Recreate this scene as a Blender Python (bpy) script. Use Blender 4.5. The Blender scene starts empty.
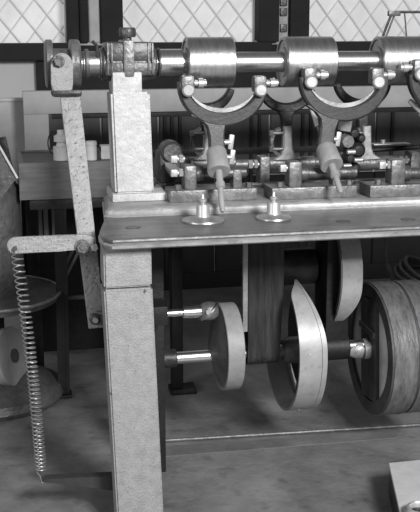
import bpy, bmesh, math, random
from mathutils import Vector, Matrix
random.seed(4)
S = bpy.context.scene
COL = S.collection
R = math.radians
PI = math.pi
# ------------------------------------------------------------------ camera
W, H, F = 420, 512, 1000.0
CAM = Vector((0, 0, 1.40))
PITCH, YAW, ROLL = R(13.0), R(11.8), R(-0.1)
cd = bpy.data.cameras.new('camera'); cam = bpy.data.objects.new('camera', cd); COL.objects.link(cam)
cd.sensor_fit = 'HORIZONTAL'; cd.sensor_width = 36; cd.lens = F / W * 36; cd.clip_start = .05
rot = Matrix.Rotation(-YAW, 3, 'Z') @ Matrix.Rotation(PI/2 - PITCH, 3, 'X') @ Matrix.Rotation(ROLL, 3, 'Z')
cam.matrix_world = Matrix.Translation(CAM) @ rot.to_4x4()
S.camera = cam
# ------------------------------------------------------------------ light
S.view_settings.view_transform = 'Standard'; S.view_settings.look = 'None'
S.view_settings.gamma = 1; S.view_settings.use_curve_mapping = False
S.view_settings.exposure = 0.0
wd = bpy.data.worlds.new('room_light'); S.world = wd; wd.use_nodes = True
wd.node_tree.nodes['Background'].inputs[0].default_value = (1, 1, 1, 1)
wd.node_tree.nodes['Background'].inputs[1].default_value = 0.14
def area(name, loc, target, size, power, sy=None):
    l = bpy.data.lights.new(name, 'AREA'); l.energy = power; l.size = size
    if sy: l.shape = 'RECTANGLE'; l.size_y = sy
    o = bpy.data.objects.new(name, l); COL.objects.link(o); o.location = loc
    o.rotation_euler = (Vector(target) - Vector(loc)).to_track_quat('-Z', 'Y').to_euler()
    return o
area('room_window_light', (1.45, -0.5, 2.4), (0.6, 3.0, 0.7), .8, 195)
area('side_window_light', (-2.6, 0.8, 1.9), (0.6, 3.0, 0.7), 1.2, 42)

# ------------------------------------------------------------------ pixel rays
RGT, UPV, FWD = rot @ Vector((1,0,0)), rot @ Vector((0,1,0)), rot @ Vector((0,0,-1))
def ray(px, py): return FWD*F + RGT*(px - W/2) + UPV*(H/2 - py)
def at(px, py, Y):
    r = ray(px, py); return CAM + r*(Y/r.y)
def atz(px, py, z):
    r = ray(px, py); return CAM + r*((z - CAM.z)/r.z)
def sc(p): return (Vector(p) - CAM).dot(FWD)/F          # metres per pixel there

# ------------------------------------------------------------------ materials
def mat(name, col, rough=.5, metal=0., var=.25, scale=12., bump=.15, bscale=60., spots=0., sscale=70., stretch=(1,1,1), emit=0.):
    m = bpy.data.materials.new(name); m.use_nodes = True
    nt = m.node_tree; N = nt.nodes; L = nt.links; b = N['Principled BSDF']
    b.inputs['Roughness'].default_value = rough; b.inputs['Metallic'].default_value = metal
    tc = N.new('ShaderNodeTexCoord'); mp = N.new('ShaderNodeMapping'); mp.inputs['Scale'].default_value = stretch
    L.new(tc.outputs['Object'], mp.inputs[0])
    n = N.new('ShaderNodeTexNoise'); n.inputs['Scale'].default_value = scale; n.inputs['Detail'].default_value = 6; n.inputs['Roughness'].default_value = .65
    L.new(mp.outputs[0], n.inputs[0])
    r = N.new('ShaderNodeValToRGB'); e = r.color_ramp.elements
    lo, hi = col*(1-var), col*(1+var)
    e[0].position = .32; e[0].color = (lo, lo, lo, 1); e[1].position = .68; e[1].color = (hi, hi, hi, 1)
    L.new(n.outputs[0], r.inputs[0]); out = r.outputs[0]
    if spots:
        n2 = N.new('ShaderNodeTexNoise'); n2.inputs['Scale'].default_value = sscale; n2.inputs['Detail'].default_value = 3
        L.new(mp.outputs[0], n2.inputs[0])
        r2 = N.new('ShaderNodeValToRGB'); e2 = r2.color_ramp.elements
        e2[0].position = .28; e2[0].color = (1-spots,)*3 + (1,); e2[1].position = .42; e2[1].color = (1,1,1,1)
        L.new(n2.outputs[0], r2.inputs[0])
        mx = N.new('ShaderNodeMix'); mx.data_type = 'RGBA'; mx.blend_type = 'MULTIPLY'; mx.inputs[0].default_value = 1
        L.new(out, mx.inputs[6]); L.new(r2.outputs[0], mx.inputs[7]); out = mx.outputs[2]
    L.new(out, b.inputs['Base Color'])
    if bump:
        n3 = N.new('ShaderNodeTexNoise'); n3.inputs['Scale'].default_value = bscale; n3.inputs['Detail'].default_value = 5
        L.new(mp.outputs[0], n3.inputs[0])
        bp = N.new('ShaderNodeBump'); bp.inputs['Strength'].default_value = bump; bp.inputs['Distance'].default_value = .01
        L.new(n3.outputs[0], bp.inputs['Height']); L.new(bp.outputs[0], b.inputs['Normal'])
    if emit:
        L.new(out, b.inputs['Emission Color']); b.inputs['Emission Strength'].default_value = emit
    return m
M = dict(
    leg   = mat('worn_grey_paint', .30, .5, 0, .14, 40, .35, 190, .3, 170),
    pil   = mat('pale_grey_paint', .54, .5, 0, .14, 30, .4, 80, .45, 190),
    lever = mat('pitted_pale_paint', .31, .5, 0, .16, 40, .5, 90, .8, 150),
    bed   = mat('table_iron', .165, .38, .35, .3, 9, .12, 50, .25, 40, (1,3,1)),
    ledge = mat('ledge_iron', .38, .48, .4, .3, 14, .15, 60, .3, 60, (1,3,1)),
    cast  = mat('cast_iron_grey', .17, .42, .45, .3, 24, .25, 70, .3, 70),
    stem  = mat('cast_iron_dark', .06, .42, .4, .2, 24, .08, 90),
    mid   = mat('cast_iron_mid', .10, .42, .5, .3, 24, .25, 70),
    dark  = mat('dark_iron', .035, .45, .3, .4, 20, .25, 60),
    black = mat('black_iron', .012, .55, .1, .4, 20, .2, 60),
    steel = mat('polished_steel', .62, .31, 1, .12, 30, .05, 80, 0, 70, (6,1,1)),
    drum  = mat('worn_steel_drum', .5, .36, 1, .22, 16, .1, 60, .15, 30, (5,1,1)),
    bolt  = mat('dull_bolt', .30, .5, .3, .15, 30, .1),
    bright= mat('bright_steel', .52, .42, .6, .1, 30, .05),
    cup   = mat('grey_enamel', .29, .5, 0, .12, 40, .15, 80),
    brass = mat('dull_brass', .42, .35, .8, .15, 40, .05),
    rim   = mat('smooth_grey_rim', .37, .42, .2, .18, 9, .06, 40, .2, 60),
    wheel = mat('wooden_rim', .12, .45, 0, .6, 9, .3, 40, .3, 30, (3,1,1)),
    wheelf= mat('dark_wheel_face', .06, .5, 0, .4, 20, .2, 50),
    web   = mat('pale_wheel_web', .62, .55, 0, .25, 12, .1, 40),
    post  = mat('dark_streaked_wood', .028, .65, 0, .75, 10, .4, 26, 0, 70, (7,7,.7)),
    box   = mat('box_wood', .17, .6, 0, .22, 10, .15, 40, 0, 70, (1,6,8)),
    gpaint= mat('grey_painted_wood', .35, .65, 0, .12, 8, .1, 40),
    white = mat('white_enamel', .72, .5, 0, .08, 20, .05),
    floor = mat('worn_floor', .185, .38, 0, .42, 3.6, .25, 45, .3, 13),
    strip = mat('worn_strip', .16, .4, 0, .35, 5, .2, 45),
    wall  = mat('pale_plaster', .5, .8, 0, .06, 3, .05, 30),
    wains = mat('dark_wainscot', .075, .6, 0, .2, 6, .05, 30, 0, 70, (4,1,1)),
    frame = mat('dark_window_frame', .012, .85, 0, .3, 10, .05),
    trim  = mat('pale_trim', .42, .6, 0, .15, 14, .1),
    pane  = mat('daylit_frosted_pane', .55, .6, 0, .12, 4.0, 0, 30, 0, 70, (1,1,1), .50),
    wire  = mat('lattice_wire', .78, .6, 0, .1, 20, 0),
    spring= mat('spring_steel', .28, .4, .5, .2, 30, 0),
    slab  = mat('pale_slab', .48, .6, 0, .1, 14, .1),
)
# ------------------------------------------------------------------ mesh helpers
class B:
    """collects shapes in world coordinates"""
    def __init__(s): s.bm = bmesh.new()
    def box(s, lo, hi, bev=0.0):
        lo, hi = Vector(lo), Vector(hi)
        g = bmesh.ops.create_cube(s.bm, size=1)
        d = hi - lo
        for v in g['verts']: v.co = Vector(((lo.x+hi.x)/2 + v.co.x*d.x, (lo.y+hi.y)/2 + v.co.y*d.y, (lo.z+hi.z)/2 + v.co.z*d.z))
        if bev:
            es = list({e for v in g['verts'] for e in v.link_edges})
            bmesh.ops.bevel(s.bm, geom=es, offset=bev, segments=2, affect='EDGES', profile=.6)
        return s
    def bar(s, p, q, w, t, up=(0,0,1), bev=0.0, w2=None, t2=None):
        """beam from p to q: w across, t along 'up'"""
        p, q = Vector(p), Vector(q); d = (q-p).normalized(); up = Vector(up)
        a = d.cross(up).normalized(); u = a.cross(d).normalized()
        w2 = w if w2 is None else w2; t2 = t if t2 is None else t2
        vs = []
        for c, ww, tt in ((p, w, t), (q, w2, t2)):
            for i, j in ((-1,-1),(1,-1),(1,1),(-1,1)): vs.append(s.bm.verts.new(c + a*(i*ww/2) + u*(j*tt/2)))
        fs = [(3,2,1,0),(4,5,6,7),(0,1,5,4),(1,2,6,5),(2,3,7,6),(3,0,4,7)]
        for f in fs: s.bm.faces.new([vs[i] for i in f])
        if bev:
            es = list({e for v in vs for e in v.link_edges})
            bmesh.ops.bevel(s.bm, geom=es, offset=bev, segments=2, affect='EDGES', profile=.6)
        return s
    def lathe(s, p, d, prof, seg=32):
        """prof: list of (distance along d, radius)"""
        p = Vector(p); d = Vector(d).normalized()
        a = d.orthogonal().normalized(); b = d.cross(a)
        rings = []
        for t, r in prof:
            if r < 1e-6: rings.append([s.bm.verts.new(p + d*t)])
            else: rings.append([s.bm.verts.new(p + d*t + (a*math.cos(2*PI*k/seg) + b*math.sin(2*PI*k/seg))*r) for k in range(seg)])
        for A, C in zip(rings, rings[1:]):
            for k in range(seg):
                k2 = (k+1) % seg
                if len(A) == 1 and len(C) == 1: continue
                if len(A) == 1: s.bm.faces.new([A[0], C[k2], C[k]])
                elif len(C) == 1: s.bm.faces.new([A[k], A[k2], C[0]])
                else: s.bm.faces.new([A[k], A[k2], C[k2], C[k]])
        return s
    def cyl(s, p, q, r, r2=None, seg=24, ch=0.0):
        p, q = Vector(p), Vector(q); L = (q-p).length; r2 = r if r2 is None else r2
        if ch: pr = [(0,0),(0,r-ch),(ch,r),(L-ch,r2),(L,r2-ch),(L,0)]
        else: pr = [(0,0),(0,r),(L,r2),(L,0)]
        return s.lathe(p, q-p, pr, seg)
    def hexbolt(s, p, d, r, h):
        return s.cyl(p, Vector(p)+Vector(d).normalized()*h, r, r*.92, 6)
    def tube(s, pts, r, seg=8, closed=False):
        pts = [Vector(p) for p in pts]; n = len(pts); rings = []; prev = None
        for i, p in enumerate(pts):
            t = (pts[(i+1) % n] - pts[i-1]) if closed else (pts[min(i+1, n-1)] - pts[max(i-1, 0)])
            t.normalize()
            a = t.orthogonal() if prev is None else prev - t*prev.dot(t)
            a.normalize(); prev = a; b = t.cross(a)
            rr = r[i] if isinstance(r, (list, tuple)) else r
            rings.append([s.bm.verts.new(p + (a*math.cos(2*PI*k/seg) + b*math.sin(2*PI*k/seg))*rr) for k in range(seg)])
        prs = list(zip(rings, rings[1:])) + ([(rings[-1], rings[0])] if closed else [])
        for A, C in prs:
            for k in range(seg): s.bm.faces.new([A[k], A[(k+1)%seg], C[(k+1)%seg], C[k]])
        if not closed: s.bm.faces.new(rings[0][::-1]); s.bm.faces.new(rings[-1])
        return s
    def ribbon(s, pts, nrm, ws, t):
        """flat bar swept along pts in the plane across nrm: ws widths in plane, t depth along nrm"""
        pts = [Vector(p) for p in pts]; nrm = Vector(nrm).normalized(); n = len(pts); rings = []
        for i, p in enumerate(pts):
            d = (pts[min(i+1, n-1)] - pts[max(i-1, 0)]).normalized(); a = d.cross(nrm).normalized()
            w = ws[i] if isinstance(ws, (list, tuple)) else ws
            c = min(w, t)*.18
            sec = [(-w/2+c,-t/2),(w/2-c,-t/2),(w/2,-t/2+c),(w/2,t/2-c),(w/2-c,t/2),(-w/2+c,t/2),(-w/2,t/2-c),(-w/2,-t/2+c)]
            rings.append([s.bm.verts.new(p + a*x + nrm*y) for x, y in sec])
        for A, C in zip(rings, rings[1:]):
            for k in range(8): s.bm.faces.new([A[k], A[(k+1)%8], C[(k+1)%8], C[k]])
        s.bm.faces.new(rings[0][::-1]); s.bm.faces.new(rings[-1])
        return s
    def prism(s, poly, d):
        """closed polygon (world points) pushed along d"""
        poly = [Vector(p) for p in poly]; d = Vector(d); n = len(poly)
        A = [s.bm.verts.new(p) for p in poly]; C = [s.bm.verts.new(p+d) for p in poly]
        s.bm.faces.new(A[::-1]); s.bm.faces.new(C)
        for k in range(n): s.bm.faces.new([A[k], A[(k+1)%n], C[(k+1)%n], C[k]])
        return s
    def loft(s, poly, layers):
        """poly: xy outline (counter-clockwise); layers: (z, inset)"""
        n = len(poly); P = [Vector((a, b, 0)) for a, b in poly]; nr = []
        for i in range(n):
            d1 = (P[i]-P[i-1]).normalized(); d2 = (P[(i+1)%n]-P[i]).normalized()
            m = (Vector((d1.y,-d1.x,0)) + Vector((d2.y,-d2.x,0))).normalized(); c = max(.4, m.dot(Vector((d1.y,-d1.x,0)))); nr.append(m/c)
        rings = [[s.bm.verts.new((P[i].x - nr[i].x*ins, P[i].y - nr[i].y*ins, z)) for i in range(n)] for z, ins in layers]
        s.bm.faces.new(rings[0][::-1]); s.bm.faces.new(rings[-1])
        for A, C in zip(rings, rings[1:]):
            for k in range(n): s.bm.faces.new([A[k], A[(k+1)%n], C[(k+1)%n], C[k]])
        return s
    def rim(s, C, r0, r1, th0, th1, xl, xr, n=56):
        """ring segment about the X axis; th 0 = front, 90 = top; xl(u), xr(u) give its left and right edge"""
        C = Vector(C); rings = []
        full = abs(th1 - th0) >= 359.9
        for i in range(n if full else n+1):
            u = i/n; th = R(th0 + (th1-th0)*u); dv = Vector((0, -math.cos(th), math.sin(th)))
            a, b = xl(u), xr(u)
            rings.append([s.bm.verts.new(C + dv*r + Vector((x,0,0))) for r, x in ((r0,a),(r1,a),(r1,b),(r0,b))])
        prs = list(zip(rings, rings[1:])) + ([(rings[-1], rings[0])] if full else [])
        for A, D in prs:
            for k in range(4): s.bm.faces.new([A[k], A[(k+1)%4], D[(k+1)%4], D[k]])
        if not full: s.bm.faces.new(rings[0][::-1]); s.bm.faces.new(rings[-1])
        return s
    def low(s):
        return min(v.co.z for v in s.bm.verts)
ORG = {}
def thing(name, loc, label, cat, group=None):
    o = bpy.data.objects.new(name, None); COL.objects.link(o); o.location = loc; o.empty_display_size = .05
    ORG[o] = Vector(loc); tag(o, label, cat, group); return o
def tag(o, label, cat, group=None):
    o['label'] = label; o['category'] = cat
    if group: o['group'] = group
    return o
def part(name, b, m, parent=None, smooth=True, label=None, kind=None):
    bm = b.bm; bmesh.ops.recalc_face_normals(bm, faces=bm.faces[:])
    if parent is None:
        vs = [v.co for v in bm.verts]
        org = Vector(((min(v.x for v in vs)+max(v.x for v in vs))/2, (min(v.y for v in vs)+max(v.y for v in vs))/2, min(v.z for v in vs)))
    else: org = ORG[parent]
    bmesh.ops.translate(bm, verts=bm.verts[:], vec=-org)
    me = bpy.data.meshes.new(name); bm.to_mesh(me); bm.free()
    me.materials.append(M[m])
    if smooth:
        me.polygons.foreach_set('use_smooth', [True]*len(me.polygons)); me.set_sharp_from_angle(angle=R(38))
    o = bpy.data.objects.new(name, me); COL.objects.link(o); ORG[o] = org
    if parent is None: o.location = org
    else: o.parent = parent
    if label: o['label'] = label
    if kind: o['kind'] = kind
    return o
def struct(name, b, m, label=None, smooth=False):
    return part(name, b, m, None, smooth, label, 'structure')
X1, Y1, Z1 = Vector((1,0,0)), Vector((0,1,0)), Vector((0,0,1))

# ================================================================== the room
YW = 5.2
flo = struct('floor', B().box((-3, -1.2, -.08), (5, YW+.1, 0)), 'floor')
def wx(px, py=30): return at(px, py, YW).x
def wz(py, px=210): return at(px, py, YW).z
zs = wz(43, 60)                                            # window bottoms
ZT = 2.9
win = [(wx(-190), wx(66)), (wx(122), wx(257)), (wx(307), wx(520))]
b = B(); b.box((-3, YW, 0), (5, YW+.18, zs-.01))
edges = [-3] + [v for w in win for v in w] + [5]
for i in range(0, len(edges), 2): b.box((edges[i], YW, zs-.01), (edges[i+1], YW+.18, ZT))
b.box((-3, YW, ZT), (5, YW+.18, 3.2))
wall = struct('wall_back', b, 'wall')
# dark panelling under the sill, right of the pale strip of plaster
xa = wx(40, 75)
z0p, z1p = .09, wz(62, 60)
for i in range(14):
    a = xa + i*.30
    part('panel', B().box((a+.006, YW-.022, .62), (a+.294, YW, z1p-.1), .004), 'wains', wall, False)
    part('shade_panel', B().box((a+.004, YW-.026, z0p), (a+.296, YW, .61), .004), 'frame', wall, False)  # near-black colour stands in for the shade on the wall under the table
for px in (66, 71, 164, 171, 179, 250, 258, 301, 309, 318, 390):
    a = wx(px, 130)
    part('batten', B().box((a-.008, YW-.04, z0p), (a+.008, YW-.012, z1p-.1), .003), 'black', wall, False)
struct('baseboard_back', B().box((-3, YW-.03, 0), (5, YW, .09), .006), 'frame')
struct('shade_board', B().box((xa-.02, YW-.05, z1p-.16), (4.6, YW, zs-.012), .006), 'frame')  # bench and ledge shadow on the wall, built as a dark board
# windows
for i, (x0, x1) in enumerate(win):
    fw = .02
    w = struct('window_%d' % (i+1), B().box((x0, YW+.10, zs), (x1, YW+.115, ZT), 0), 'pane')
    part('window_sill', B().box((x0-.06, YW-.09, wz(60, 60)), (x1+.06, YW+.10, zs), .008), 'frame', w, False)
    # diamond lattice, each wire its own
    dw, dh = .124, .158
    hgt = min(ZT, zs+.75) - zs
    k = dw/dh
    n = int((x1-x0 + hgt*k)/dw) + 2
    for sgn in (1, -1):
        for j in range(-1, n+8):
            xs = x0 + (j*dw if sgn < 0 else j*dw - hgt*k)
            # clip to the opening
            p, q = [xs, zs], [xs + hgt*k, zs+hgt]
            if sgn < 0: p, q = [xs, zs], [xs - hgt*k, zs+hgt]
            def clip(p, q):
                (ax, az), (bx, bz) = p, q
                t0, t1 = 0., 1.
                for lim, sg in ((x0+.004, 1), (x1-.004, -1)):
                    da, db = sg*(ax-lim), sg*(bx-lim)
                    if da < 0 and db < 0: return None
                    if da < 0: t0 = max(t0, da/(da-db))
                    elif db < 0: t1 = min(t1, da/(da-db))
                if t1 - t0 < .05: return None
                return (ax+(bx-ax)*t0, az+(bz-az)*t0), (ax+(bx-ax)*t1, az+(bz-az)*t1)
            c = clip(p, q)
            if not c: continue
            yy = YW + .088 + .004*sgn
            (ax, az), (bx, bz) = c
            if max(ax, bx) < wx(-25) or min(ax, bx) > wx(445): continue
            part('lattice_wire', B().tube([(ax, yy, az), (bx, yy, bz)], .0042, 5), 'wire', w)
def stile(px0, px1, m, name='trim_2', d=.05):
    a, c = wx(px0, 20), wx(px1, 20)
    return struct(name, B().box((a, YW-d, zs), (c, YW+.06, ZT), .008), m)
stile(66, 78, 'frame', 'trim_2', .06); stile(79, 88, 'frame', 'trim_3', .03)
stile(88.5, 100, 'trim', 'trim_4', .01); stile(100, 122, 'frame', 'trim_5', .05)
stile(257, 277, 'frame', 'trim_6', .05); stile(288, 307, 'frame', 'trim_8', .05)
t7 = stile(278, 287.5, 'trim', 'trim_7', .012)
for py in (2, 12, 28):
    p = at(283, py, YW-.012)
    l = part('latch', B().box(p-Vector((.018, .02, .02)), p+Vector((.018, .0, .02)), .004).cyl(p-Y1*.03, p-Y1*.0, .009), 'mid', t7)

# ================================================================== the machine: bed, legs, pillar
YB = 2.50
pt = at(250, 236, YB); ZTAB = pt.z; 
xr_end = 2.1
def tab(px, py): v = atz(px, py, ZTAB); return (v.x, v.y)
fl = tab(112, 239.5); YF = fl[1]
c1 = tab(103, 237); c2 = tab(98.5, 233); c3 = tab(98, 229.5); c4 = tab(100, 225); c5 = tab(104, 216)
YBK = 3.22
outline = [fl, (xr_end, YF), (xr_end, YBK), (c5[0]+.03, YBK), c5, c4, c3, c2, c1]
fr = thing('machine_frame', ((c1[0]+xr_end)/2, (YF+YBK)/2, 0), 'long iron machine bed on pale legs with shaft pillar at its left end', 'machine')
part('table_top', B().loft(outline, [(ZTAB-.0145, .010), (ZTAB-.012, .010), (ZTAB-.009, .004), (ZTAB-.004, .005), (ZTAB-.001, .010), (ZTAB, .017)]), 'bed', fr)
part('edge_moulding', B().loft(outline, [(ZTAB-.031, .012), (ZTAB-.030, .006), (ZTAB-.026, .001), (ZTAB-.02, .0), (ZTAB-.0165, .004), (ZTAB-.0145, .010)]), 'ledge', fr)
# raised ledge behind the flat
lg = atz(104, 218, ZTAB); lx, ly = lg.x, lg.y
ZL = ZTAB + .026
led = [(lx+.035, ly), (xr_end-.04, ly), (xr_end-.04, YBK-.02), (lx+.05, YBK-.02), (lx+.012, ly+.06), (lx+.006, ly+.02)]
part('ledge', B().loft(led, [(ZTAB-.001, -.004), (ZTAB+.004, -.004), (ZTAB+.005, 0), (ZTAB+.014, 0), (ZTAB+.021, .004), (ZTAB+.025, .012), (ZTAB+.026, .022)]), 'ledge', fr)
for px, py in ((133, 227.5), (343, 221.5), (408, 219.5)):
    v = atz(px, py, ZTAB); part('filled_hole', B().lathe(v, Z1, [(-.002, 0), (-.002, .021), (.0015, .021), (.0015, .015), (.0005, .0)], 24), 'mid', fr)
# front leg
YL = YF + .05
def legx(px, py): return at(px, py, YL).x
zt = ZTAB-.030
a0, a1 = at(103.5, 249, YL), at(151.5, 249, YL)
b0, b1 = at(104, 289, YL), at(152.5, 289, YL)
e0, e1 = at(117, 512, YL), at(163.5, 512, YL)
zs_ = (b0.z+b1.z)/2
k = (e0.x-b0.x)/(b0.z-e0.z); k1 = (e1.x-b1.x)/(b1.z-e1.z)
f0x, f1x = b0.x + k*b0.z, b1.x + k1*b1.z
LD = .10
lgc = B().prism([(a0.x, YL, zt), (a1.x, YL, zt), (b1.x-.001, YL, zs_+.004), (b0.x+.001, YL, zs_+.004)], (0, LD, 0))
bmesh.ops.bevel(lgc.bm, geom=lgc.bm.edges[:], offset=.005, segments=2, affect='EDGES')
part('leg_cap', lgc, 'leg', fr)
lg_ = B().prism([(b0.x, YL-.002, zs_), (b1.x, YL-.002, zs_), (f1x, YL-.002, 0), (f0x, YL-.002, 0)], (0, LD, 0))
bmesh.ops.bevel(lg_.bm, geom=lg_.bm.edges[:], offset=.005, segments=2, affect='EDGES')
leg = part('leg', lg_, 'leg', fr)
for px, py in ((145, 291), (110, 394)):
    v = at(px, py, YL-.002); part('stud', B().cyl(v+Y1*.01, v-Y1*.006, .004, .003, 10), 'cast', leg)
# dark inner posts of the frame
def floorpost(name, px0, px1, pyf, ztop, m, parent, dep=.05, flare=0):
    p, q = atz(px0, pyf, 0), atz(px1, pyf, 0)
    bb = B().box((p.x, p.y, 0), (q.x, p.y+dep, ztop), .004)
    if flare: bb.box((p.x-flare*.2, p.y-.02, 0), (q.x+flare, p.y+dep, .022), .004)
    return part(name, bb, m, parent)
floorpost('inner_leg', 146, 167, 474, zt, 'black', fr, .07)
floorpost('rear_leg', 173, 184, 394, zt, 'black', fr, .06, .05)
pr, qr = atz(173, 394, 0), atz(150, 474, 0)
part('cross_rail', B().box((qr.x+.005, qr.y+.06, .62), (qr.x+.055, pr.y+.01, .70), .004), 'black', fr)
part('back_rail', B().box((qr.x, YBK-.06, zt-.12), (xr_end-.1, YBK-.02, zt), .004), 'black', fr)
vr = at(420, 300, 2.6)
part('leg', B().box((xr_end-.35, YL, 0), (xr_end-.22, YL+LD, zt), .006), 'leg', fr)
part('rear_leg', B().box((xr_end-.34, YBK-.14, 0), (xr_end-.24, YBK-.06, zt), .006), 'black', fr)
# pillar
pb = atz(112.5, 202.5, ZL); YP = pb.y
def P(px, py, dy=0.): return at(px, py, YP+dy)
q0, q1 = P(112.5, 196), P(168, 196)
zb1 = P(140, 193.5).z
pl = part('pillar_foot', B().box((q0.x, YP, ZL), (q1.x, YP+.17, zb1), .005), 'pil', fr)
for px in (119, 160):
    v = P(px, 190, .0); part('foot_nut', B().hexbolt((v.x, YP+.15, zb1-.002), Z1, .012, .014), 'cast', pl)
t0_, t1_, u0, u1 = P(111, 92, .006), P(150, 92, .006), P(115.5, 190, .006), P(154, 190, .006)
pp = B().prism([(u0.x, YP+.006, zb1-.001), (u1.x, YP+.006, zb1-.001), (t1_.x, YP+.006, t1_.z), (t0_.x, YP+.006, t0_.z)], (0, .124, 0))
bmesh.ops.bevel(pp.bm, geom=pp.bm.edges[:], offset=.007, segments=2, affect='EDGES')
pil = part('pillar', pp, 'pil', fr)
cp0, cp1 = P(113, 91, .01), P(142, 72, .01)
part('pillar_cap', B().box((cp0.x, YP+.012, t0_.z-.002), (cp1.x, YP+.12, cp1.z), .005), 'pil', fr)
# shaft bearing on the pillar
YS = YP + .075
AX0 = at(90, 64, YS); AX1 = at(395, 61.5, YS)
ZS = at(210, 62.5, YS).z
def sx(px, py=62.5): return at(px, py, YS).x
rb = .058
bb = B()
x0, x1 = sx(103), sx(153)
brg = part('bearing_block', B().box((x0, YS-.055, ZS-.035), (x1, YS+.055, ZS+.004), .008).cyl((x0-.006, YS, ZS-.002), (x1+.006, YS, ZS-.002), .050, None, 32, .004), 'mid', fr)
part('bearing_cap', B().box((x0+.002, YS-.056, ZS+.006), (x1-.002, YS+.056, ZS+.062), .014), 'mid', brg)
for rx_ in (105, 109, 145, 149):
    part('rib', B().box((sx(rx_), YS-.059, ZS-.03), (sx(rx_+1.8), YS+.059, ZS+.060), .002), 'cast', brg)
xm0, xm1 = sx(121), sx(132)
part('strap', B().box((xm0, YS-.064, ZS-.04), (xm1, YS+.064, ZS+.068), .006), 'cast', brg)
xk = sx(128)
part('oil_knob', B().lathe((xk, YS, ZS+.066), Z1, [(0,0),(0,.012),(.010,.012),(.010,.022),(.014,.025),(.032,.025),(.038,.021),(.038,0)], 28), 'mid', brg)
part('hook', B().tube([(sx(97), YS-.03, ZS+.02), (sx(96), YS-.03, ZS+.055), (sx(93.5), YS-.03, ZS+.06), (sx(92), YS-.03, ZS+.066)], .005), 'dark', brg)

# ------------------------------------------------------------------ shaft with drums
sh = thing('drum_shaft', (sx(250), YS, ZS-.09), 'polished horizontal shaft carrying steel drums above the machine bed', 'shaft')
xe = xr_end-.15
part('shaft', B().cyl((sx(50), YS, ZS), (xe, YS, ZS), .031, None, 32), 'steel', sh)
rD = 25*sc((sx(208), YS, ZS))
dr = [(185, 231.5), (282, 333-2), (376, 434)]
for a, c in dr:
    xa_, xb_ = sx(a), sx(c)
    part('drum', B().lathe((xa_, YS, ZS), X1, [(0,0),(0,.045),(.004,.046),(.004,rD-.012),(0,rD-.010),(0,rD-.003),(.003,rD),(xb_-xa_-.003,rD),(xb_-xa_,rD-.003),(xb_-xa_,0)], 64), 'drum', sh)
for a, c, r_ in ((158, 182, .041), (82, 101, .036)):
    part('sleeve', B().cyl((sx(a), YS, ZS), (sx(c), YS, ZS), r_, None, 32, .003), 'steel', sh)
for a in (157,):
    part('ring', B().cyl((sx(a), YS, ZS), (sx(a+2.5), YS, ZS), .045, None, 32, .002), 'mid', sh)
# grooved end collar
xc0, xc1 = sx(45), sx(80)
rc = 24*sc((xc0, YS, ZS)); Lc = xc1-xc0
part('grooved_collar', B().lathe((xc0, YS, ZS), X1, [(0,0),(0,rc-.006),(.004,rc),(.020,rc),(.022,rc-.004),(.024,rc-.026),(Lc-.032,rc-.026),(Lc-.030,rc-.003),(Lc-.027,rc),(Lc-.006,rc),(Lc,rc-.006),(Lc,0)], 48), 'cast', sh)
for a in (84.5, 99):
    part('thrust_ring', B().cyl((sx(a), YS, ZS), (sx(a+4), YS, ZS), .043, None, 32, .002), 'cast', sh)

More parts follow.
